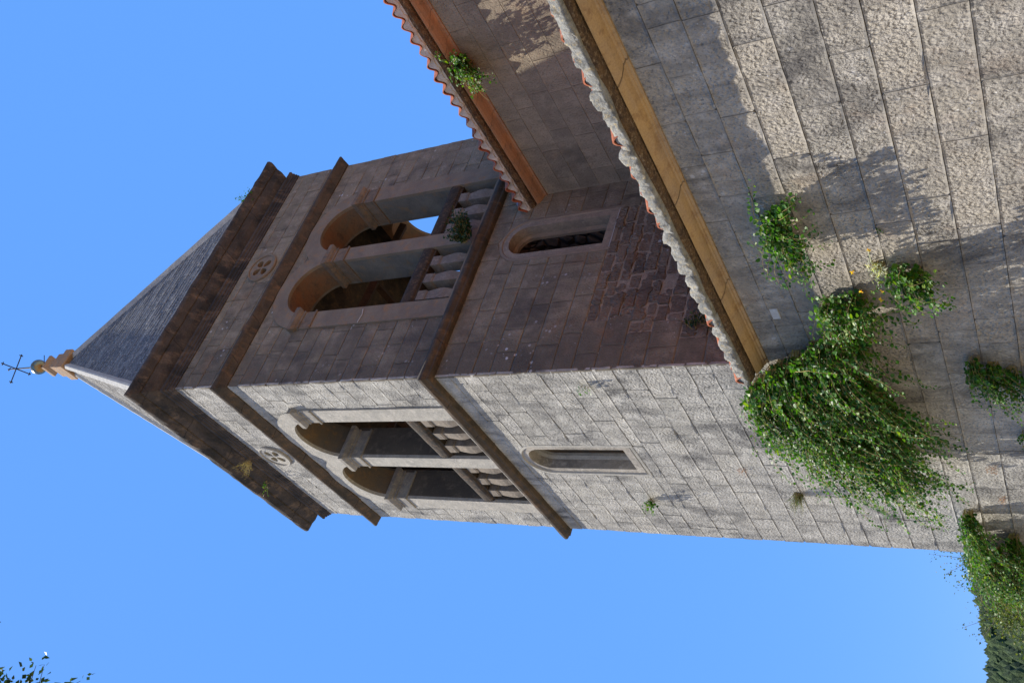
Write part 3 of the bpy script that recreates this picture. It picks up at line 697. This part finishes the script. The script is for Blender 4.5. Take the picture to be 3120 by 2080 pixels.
# aisle cornice (ochre) + rough mortar + eave
YC = -.004
b = MB(); extr(b, Fnear, [(-.05, 4.455), (.022, 4.452), (.026, 4.475), (.042, 4.482), (.048, 4.495), (.075, 4.503), (.11, 4.518), (.142, 4.542), (.160, 4.558), (.163, 4.568), (.135, 4.572), (-.05, 4.575)], YE, YC, .25, .003, 1)
b.build('cornice', M['ochre'], C_)
b = MB(); extr(b, Fnear, [(-.05, 4.572), (.135, 4.576), (.168, 4.584), (.190, 4.574), (.222, 4.580), (.248, 4.590), (.262, 4.60), (.27, 4.63), (-.05, 4.68)], YE, YC, .05, .016, 2)
b.build('bedding_mortar', M['mortar_rough'], C_)
PT = .2055
def tile_sheet(F, y0, n, tip, zt, slope, length, amp, r=.052, th=.016, seed=0, dirx=1):
    """wavy run of barrel tiles: covers and pans; F(s,z,d) with d decreasing up the slope"""
    b = MB(); m = 12; rnd = random.Random(seed); nl = 7
    prof = []
    for i in range(n):
        dy = rnd.uniform(-.008, .008); dz = rnd.uniform(-.011, .011); dt = rnd.uniform(-.03, .03)
        for k in range(m):
            t = k / m; u = t * 2 * PI
            c_ = math.cos(u - PI); zz = r * (abs(c_) ** .8) * (1 if c_ > 0 else -1)
            prof.append((y0 - PT * (i + t) + dy * math.sin(PI * t), zz + dz * math.sin(PI * t), dt * math.sin(PI * t)))
    loops = []
    for l in range(nl + 1):
        q = l / nl * length
        # courses overlap: little step at each
        top = []; bot = []
        for (y, z, dt) in prof:
            d = tip + (dt if l == 0 else 0) - q; zz = zt + z + (q) * slope
            top.append(F(y, zz + th, d)); bot.append(F(y, zz, d))
        loops.append(top + bot[::-1])
    b.loft(loops, True, True); return b
def eave_lumps(F, y0, n, tip, zt, R, seed):
    b = MB(); rnd = random.Random(seed)
    for i in range(n):
        yc = y0 - PT * (i + .5) + rnd.uniform(-.012, .012); ry = .118 * rnd.uniform(.92, 1.08); rz = R * rnd.uniform(.82, 1.12); dd = tip + rnd.uniform(-.012, .012); zz0 = zt + rnd.uniform(-.012, .008)
        nu, nv = 12, 7; V = []; fs = []
        for a in range(nv + 1):
            ph = PI / 2 * a / nv
            for c in range(nu + 1):
                th = PI * c / nu
                y = yc + ry * math.cos(th) * math.cos(ph) ** .55; z = zz0 + rz * math.sin(th) ** .6 * math.cos(ph) ** .55; d = dd - .045 + .055 * math.sin(ph) ** .8
                v = Vector((y, z, d)); k = noise.noise(v * 14) * .014 + noise.noise(v * 35) * .008
                V.append(F(y + k, z + k * .8, d + k * 1.2))
        for a in range(nv):
            for c in range(nu): q = a * (nu + 1) + c; fs.append((q, q + 1, q + nu + 2, q + nu + 1))
        # underside
        m = len(V)
        for a in range(nv + 1): pass
        fs.append(tuple(a * (nu + 1) for a in range(nv + 1)) + tuple(a * (nu + 1) + nu for a in range(nv, -1, -1)))
        b.add(V, fs)
    return b
NT = 70
b = tile_sheet(Fnear, .03, NT, .292, 4.682, .36, 3.9, .01, .05, .016, 1); b.build('roof_tiles', M['tile'], C_)
b = eave_lumps(Fnear, .03, NT, .300, 4.622, .145, 2)
extr(b, Fnear, [(.20, 4.622), (.270, 4.612), (.298, 4.620), (.300, 4.65), (.288, 4.715), (.15, 4.74)], YE + .1, .01, .04, .022, 5)
b.build('eave_mortar', M['mortar_grey'], C_, smooth=True)
b = MB(); b.add([(-.25, YE, 4.66), (-.25, -.01, 4.66), (CX, -.01, 5.9), (CX, YE, 5.9)], [(0, 1, 2, 3)]); b.build('roof_deck', M['mortar_rough'], C_)
# clerestory cornice (orange) + eave
b = MB(); extr(b, FC, [(-.05, 8.275), (.02, 8.27), (.025, 8.30), (.05, 8.315), (.11, 8.333), (.165, 8.36), (.188, 8.38), (.19, 8.392), (.16, 8.40), (-.05, 8.41)], YE, YC, .2, .003, 3)
b.build('cornice', M['orange'], C_)
b = MB(); extr(b, FC, [(-.05, 8.405), (.155, 8.408), (.19, 8.414), (.21, 8.405), (.235, 8.42), (.262, 8.445), (.255, 8.50), (-.05, 8.54)], YE, YC, .05, .016, 6)
b.build('bedding_mortar', M['mortar_rough'], C_)
b = tile_sheet(FC, .0, NT, .335, 8.568, .36, 3.2, .01, .048, .016, 5); b.build('roof_tiles', M['tile'], C_)
b = MB()
m = 12; yy = []
extr(b, FC, [(.14, 8.48), (.22, 8.482), (.262, 8.49), (.27, 8.52), (.14, 8.55)], YE + .1, -.01, .05, .01, 8)
# fill under each tile following the wave
L0 = []; 
for i in range(NT * 12):
    t = (i % 12) / 12; c_ = math.cos(t * 2 * PI - PI); zz = .048 * (abs(c_) ** .8) * (1 if c_ > 0 else -1)
    y = .0 - PT * (i / 12)
    q = Vector((y * 9, 1, 1)); L0.append([FC(y, 8.568 + zz - .004, .31 + .008 * noise.noise(q)), FC(y, 8.515 + min(zz, 0) * .5, .285 + .01 * noise.noise(q * 2)), FC(y, 8.49 + min(zz, 0) * .2, .22), FC(y, 8.60, .20)])
b.loft(L0, True, True)
b.build('eave_mortar', M['mortar_white'], C_)
b = MB(); b.add([(CX - .25, YE, 8.56), (CX - .25, -.01, 8.56), (CX + 3.3, -.01, 9.6), (CX + 3.3, YE, 9.6)], [(0, 1, 2, 3)])
b.add([(CX + 6.6, YE, 8.5), (CX + 6.6, -.3, 8.5), (CX + 3.3, -.01, 9.7), (CX + 3.3, YE, 9.7)], [(0, 1, 2, 3)]); b.build('roof_deck', M['tile'], C_)
# small plaque let into the wall
b = MB(); b.loft([[Fnear(y, z, d) for y, z in ((-.90 - e, 4.125 - e * .6), (-.74 + e, 4.125 - e * .6), (-.74 + e, 4.205 + e * .6), (-.90 - e, 4.205 + e * .6))] for e, d in ((0, -.01), (0, .012), (-.004, .016))])
o = b.build('plaque', M['marble']); o['label'] = 'small blank white marble plaque let into the aisle wall below the ochre cornice'; o['category'] = 'plaque'
b = MB(); b.tube([FS(3.16, 8.70, .03), FS(3.14, 8.66, .10), FS(3.14, 8.56, .12), FS(3.14, 8.50, .12)], [.02, .045, .05, .035], 10)
o = b.build('insulator', M['blue']); o['label'] = 'small blue ceramic insulator on the tower wall at the end of the upper eave'; o['category'] = 'insulator'

# ================================================================== PLANTS
def leaf(mb, c, nrm, tipdir, L, Wd, rnd, shape=0):
    nrm = nrm.normalized(); t = (tipdir - nrm * tipdir.dot(nrm))
    if t.length < 1e-3: t = nrm.orthogonal()
    t.normalize(); sd = nrm.cross(t); f = rnd.uniform(.05, .25) * Wd
    col = (rnd.random(), rnd.random(), 1)
    if shape == 0:
        V = [c, c + t * L * .28 + sd * Wd * .46 + nrm * f, c + t * L * .7 + sd * Wd * .42 + nrm * f, c + t * L, c + t * L * .7 - sd * Wd * .42 + nrm * f, c + t * L * .28 - sd * Wd * .46 + nrm * f]
    else:
        V = [c, c + t * L * .35 + sd * Wd * .5 + nrm * f, c + t * L * .62 + sd * Wd * .3 + nrm * f * .6, c + t * L, c + t * L * .62 - sd * Wd * .3 + nrm * f * .6, c + t * L * .35 - sd * Wd * .5 + nrm * f]
    mb.add(V, [(0, 1, 2, 3), (0, 3, 4, 5)], [col] * 6)

def creeper(label, roots, nst, Lr, out=(0, 0, 0), nrm=Vector((-1, 0, 0)), bias=Vector((0, 0, 0)), leafsize=.036, grav=1.5, seed=1, mat='caper', stemmat='stem', up=.4, spread=.7, cat='plant', group=None, name='wall_plant', dens=.03, wallf=None, leafw=1.0, start=.1, shape=0, twigs=.0, stemr=.0035, bare=.0, outw=1.0):
    rnd = random.Random(seed); lv = MB(); st = MB(); side = nrm.cross(Vector((0, 0, 1))).normalized(); r0 = Vector(roots[0])
    for k in range(nst):
        ra = roots[rnd.randrange(len(roots))]; p = Vector(ra) + side * rnd.uniform(-1, 1) * .05 + Vector((0, 0, rnd.uniform(-.05, .05)))
        d = (nrm * rnd.uniform(.35, 1.0) * outw + Vector((0, 0, 1)) * (up * rnd.uniform(-.4, 1.4)) + side * rnd.uniform(-spread, spread) + bias * .8).normalized()
        L = rnd.uniform(*Lr) * (rnd.random() ** .35); n = max(4, int(L / dens)); pts = [p.copy()]; stp = L / n; nobare = rnd.random() >= bare
        for i in range(n):
            d = d + Vector((0, 0, -1)) * grav * stp + bias * stp + Vector((rnd.uniform(-1, 1), rnd.uniform(-1, 1), rnd.uniform(-1, 1))) * .16
            dn = (p - Vector(ra)).dot(nrm)
            if dn < .03: d += nrm * .25
            elif outw < 1 and dn > .28 * outw + .1: d -= nrm * .22
            d.normalize(); p = p + d * stp; pts.append(p.copy())
            if i / n < start or not nobare: continue
            for q in range(1 if rnd.random() < .75 else 2):
                sdv = d.cross(nrm).normalized() * (1 if (i + q) % 2 else -1); ln = leafsize * rnd.uniform(.6, 1.25) * (1 - .45 * (i / n) ** 3)
                c = p + sdv * ln * .35
                nv = (nrm * rnd.uniform(.2, 1.1) + Vector((0, 0, 1)) * rnd.uniform(.1, 1.1) + Vector((rnd.uniform(-1, 1), rnd.uniform(-1, 1), rnd.uniform(-1, 1))) * .7)
                leaf(lv, c, nv, sdv + d * .6 + Vector((0, 0, -.3)), ln, ln * leafw, rnd, shape)
        st.tube(pts[::2] if len(pts) > 6 else pts, [stemr * (1.2 - .8 * i / max(1, len(pts[::2]) - 1)) for i in range(len(pts[::2] if len(pts) > 6 else pts))], 3)
    e = empty(name, r0, label, cat, group)
    lv.build('foliage', M[mat], e, recalc=False); st.build('stem', M[stemmat], e)
    return e
PG = 'green plants growing out of the stonework'
V_ = Vector
# the big hanging caper mass at the junction of tower and aisle
roots = [(0, y, z) for y, z in [(-.55, 3.45), (-.45, 3.7), (-.3, 3.9), (-.15, 4.1), (0, 4.3), (.1, 4.45), (.25, 4.6), (.4, 4.7), (.5, 4.55), (.6, 4.4), (.3, 4.2), (.1, 4.0), (0, 3.7), (.5, 4.0), (.8, 4.2), (1.0, 4.3), (1.2, 4.0), (.8, 3.8), (1.4, 3.7), (.6, 3.6), (1.0, 3.4)]]
creeper('largest plant, a huge hanging mass of round green leaves at the tower and church corner', roots + [(0, y, z) for y, z in ((.6, 3.4), (.9, 3.5), (1.2, 3.6), (.3, 3.5), (.8, 3.9), (1.3, 3.9))] * 2 + [(0, y, z) for y, z in ((1.5, 3.6), (1.8, 3.45))], 960, (.4, 1.5), bias=V_((-.05, .50, 0)), grav=1.5, seed=4, group=PG, spread=.65, up=.45, leafsize=.052, stemr=.005)
creeper('bushy green plant on the aisle wall just below the middle of the ochre cornice shadow', [(0, -2.05, 3.85), (0, -1.9, 3.75), (0, -2.2, 3.75)], 80, (.3, .75), bias=V_((0, 0, 0)), seed=5, group=PG, grav=2.0, outw=.5, leafsize=.05)
creeper('round leaved plant hanging directly above the biggest plant, beside the plaque', [(0, -.95, 3.62), (0, -.9, 3.45), (0, -1.05, 3.3)], 80, (.35, .8), outw=.6, bias=V_((0, .2, 0)), seed=6, group=PG, grav=1.9, leafsize=.052)
creeper('trailing plant on the aisle wall next to the silvery flowering weed', [(0, -1.35, 2.88), (0, -1.3, 2.78)], 44, (.35, .8), outw=.55, bias=V_((0, .25, 0)), seed=7, group=PG, grav=1.8, leafsize=.052)
creeper('low plant trailing along the lowest visible course of the aisle wall', [(0, .1, 2.45), (0, .2, 2.3), (0, .3, 2.15), (0, .4, 1.95)], 120, (.3, .75), bias=V_((0, .3, 0)), seed=8, group=PG, grav=1.6, leafsize=.044)
creeper('small tuft of leaves on the lowest visible course, below the biggest plant', [(0, 1.45, 2.1)], 12, (.15, .3), seed=9, group=PG, grav=2)
creeper('sprawling plant with long bare shoots at the left foot of the tower', [(0, 3.3, 2.85), (0, 3.7, 2.85), (0, 4.0, 2.8), (0, 4.2, 2.9), (0, 4.3, 2.6), (0, 3.9, 2.4), (0, 4.45, 2.7), (0, 4.45, 2.3), (0, 4.3, 2.3), (0, 4.4, 2.0)], 380, (.5, 1.1), bias=V_((-.2, .35, 0)), seed=10, group=PG, grav=1.3, leafsize=.05, bare=.2)
creeper('small round leaved tuft on the sunlit tower face to the lower left of the niche', [(0, 3.35, 7.12)], 16, (.15, .34), seed=11, group=PG, leafsize=.04)
creeper('feathery green and orange weed low on the sunlit tower face', [(0, 3.0, 4.85)], 60, (.18, .36), seed=12, group=PG, leafsize=.016, leafw=.3, mat='caper', grav=1.0, up=.6, dens=.015)
creeper('tiny green sprig on the sunlit tower face near the corner', [(0, .36, 6.88)], 5, (.08, .16), seed=13, group=PG, leafsize=.04)
creeper('leafy plant hanging from the orange cornice of the clerestory', [(CX, -2.62, 8.28), (CX, -2.5, 8.2)], 60, (.35, .85), seed=14, group=PG, leafsize=.048, bias=V_((0, .12, 0)), grav=1.9, up=.3, bare=.25)
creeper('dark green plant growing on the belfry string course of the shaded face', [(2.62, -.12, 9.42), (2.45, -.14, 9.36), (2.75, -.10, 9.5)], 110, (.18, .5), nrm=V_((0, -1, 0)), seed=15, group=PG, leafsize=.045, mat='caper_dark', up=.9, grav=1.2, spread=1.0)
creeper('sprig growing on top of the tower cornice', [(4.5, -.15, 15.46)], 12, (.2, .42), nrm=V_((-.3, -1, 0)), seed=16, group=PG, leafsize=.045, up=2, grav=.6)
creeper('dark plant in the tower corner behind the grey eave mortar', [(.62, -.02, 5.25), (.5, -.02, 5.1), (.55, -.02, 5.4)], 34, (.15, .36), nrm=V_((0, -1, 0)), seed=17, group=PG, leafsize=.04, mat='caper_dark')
creeper('thin green sprig under the sunlit cornice of the tower', [(-.12, 3.0, 15.05)], 6, (.15, .34), seed=18, group=PG, leafsize=.03)
DG = 'dry weeds on the walls'
creeper('tangled dry brown weed under the sunlit tower cornice', [(-.10, 2.25, 14.85)], 70, (.15, .42), seed=19, group=DG, leafsize=.02, leafw=.2, mat='dry', stemmat='dry', name='dry_weed', cat='weed', grav=.8, dens=.04, stemr=.002)
creeper('reddish dry tuft, the upper of two on the lowest courses of the tower', [(0, 2.22, 2.5)], 22, (.06, .12), seed=20, group=DG, leafsize=.018, leafw=.3, mat='red_dry', stemmat='red_dry', name='dry_weed', cat='weed', dens=.02, stemr=.0015)
creeper('reddish dry tuft, the lower of two on the lowest courses of the tower', [(0, 2.93, 2.46)], 16, (.05, .10), seed=21, group=DG, leafsize=.018, leafw=.3, mat='red_dry', stemmat='red_dry', name='dry_weed', cat='weed', dens=.02, stemr=.0015)
creeper('faded orange dry tuft at the left edge of the biggest plant', [(0, 2.38, 5.45)], 18, (.05, .11), seed=22, group=DG, leafsize=.018, leafw=.3, mat='red_dry', stemmat='red_dry', name='dry_weed', cat='weed', dens=.02, stemr=.0015)
creeper('small yellowing sprout in a joint of the aisle wall', [(0, -1.87, 3.0)], 4, (.03, .07), seed=23, group=DG, leafsize=.02, mat='caper', name='dry_weed', cat='weed', dens=.02)
e = creeper('silvery leaved weed with yellow flowers on the aisle wall', [(0, -1.42, 3.07)], 46, (.10, .26), seed=24, leafsize=.05, leafw=.22, mat='silver', name='flowering_weed', cat='weed', grav=1.2, dens=.03, spread=1.0)
rnd = random.Random(5)
for (dx, dy, dz) in ((-.22, -.16, .18), (-.15, .2, .18), (-.2, .28, .02), (-.14, -.33, .02), (-.25, .1, -.03)):
    b = MB(); c0 = V_((dx, -1.42 + dy, 3.07 + dz))
    for k in range(9): leaf(b, c0, V_((-1, rnd.uniform(-1, 1), rnd.uniform(-1, 1))), V_((rnd.uniform(-1, 1), rnd.uniform(-1, 1), rnd.uniform(-1, 1))), .026, .014, rnd)
    b.build('flower', M['yellow'], e, recalc=False)
b = MB(); b.tube([(0, -1.42, 3.07), (-.12, -1.55, 3.10), (-.14, -1.75, 3.09)], .003, 4); b.build('flower_stalk', M['silver'], e)

# ------------------------------------------------------------------ trees
def tree(name, label, cat, base, trunk_h, r0, crown_c, crown_r, nclump, nleaf, lsize, mat, seed, group=None, shape=1, lowest=4):
    rnd = random.Random(seed); e = empty(name, base, label, cat, group); tr = MB(); base = Vector(base); cc = Vector(crown_c)
    top = Vector((cc.x, cc.y, cc.z + crown_r[2] * .3)); pts = [base.lerp(top, i / 7) + Vector((rnd.uniform(-.12, .12), rnd.uniform(-.12, .12), 0)) * (i > 0) for i in range(8)]
    tr.tube(pts, [r0 * (1 - .8 * i / 7) for i in range(8)], 9); lv = MB()
    for k in range(nclump):
        while True:
            u = Vector((rnd.uniform(-1, 1), rnd.uniform(-1, 1), rnd.uniform(-1, 1)))
            if .45 < u.length < 1: break
        c = cc + Vector((u.x * crown_r[0], u.y * crown_r[1], u.z * crown_r[2])); a = pts[rnd.randrange(lowest, 8)].lerp(pts[lowest - 1], rnd.random() * .5)
        mid = a.lerp(c, .5) + Vector((0, 0, .15)); tr.tube([a, mid, c], [r0 * .16, r0 * .09, r0 * .03], 5)
        R_ = min(crown_r) * rnd.uniform(.22, .42)
        for tw in range(9):
            dv = Vector((rnd.gauss(0, 1), rnd.gauss(0, 1), rnd.gauss(0, .8))).normalized(); q = c + dv * R_ * rnd.uniform(.5, 1.5); tr.tube([c, q], [r0 * .035, r0 * .012], 3)
            for l in range(nleaf):
                t = rnd.random() ** .6; p = c.lerp(q, t) + Vector((rnd.gauss(0, 1), rnd.gauss(0, 1), rnd.gauss(0, 1))) * R_ * .16; ln = lsize * rnd.uniform(.6, 1.2)
                leaf(lv, p, Vector((rnd.uniform(-1, 1), rnd.uniform(-1, 1), rnd.uniform(.1, 1.3))), dv + Vector((rnd.uniform(-1, 1), rnd.uniform(-1, 1), -.4)), ln, ln * .6, rnd, shape)
    tr.build('trunk', M['bark'], e, smooth=True); lv.build('crown', M[mat], e, recalc=False); return e
def dirp(az, el, dist):
    a, l = math.radians(az), math.radians(el); return CAMLOC + Vector((math.cos(a) * math.cos(l), math.sin(a) * math.cos(l), math.sin(l))) * dist
c1 = dirp(64.3, 2.2, 24); tree('evergreen_tree', 'evergreen tree with small olive green leaves beyond the foot of the tower', 'tree', (c1.x, c1.y, 0), 3, .22, c1, (2.0, 2.0, 1.6), 190, 40, .07, 'oak', 31)
c2 = dirp(68.0, 1.0, 20); tree('evergreen_tree', 'lower yellowish evergreen bush in front of the wooded hill', 'tree', (c2.x, c2.y, 0), 2, .12, c2, (1.1, 1.1, .95), 40, 20, .07, 'oak', 32)
c3 = dirp(99.6, 60.6, 10); tree('broadleaved_tree', 'tall broadleaved tree whose leafy twigs reach into the upper sky corner', 'tree', (c3.x - .6, c3.y + 1.0, 0), 8, .2, c3, (1.35, 1.35, 1.35), 90, 28, .068, 'broad', 33, lowest=7)
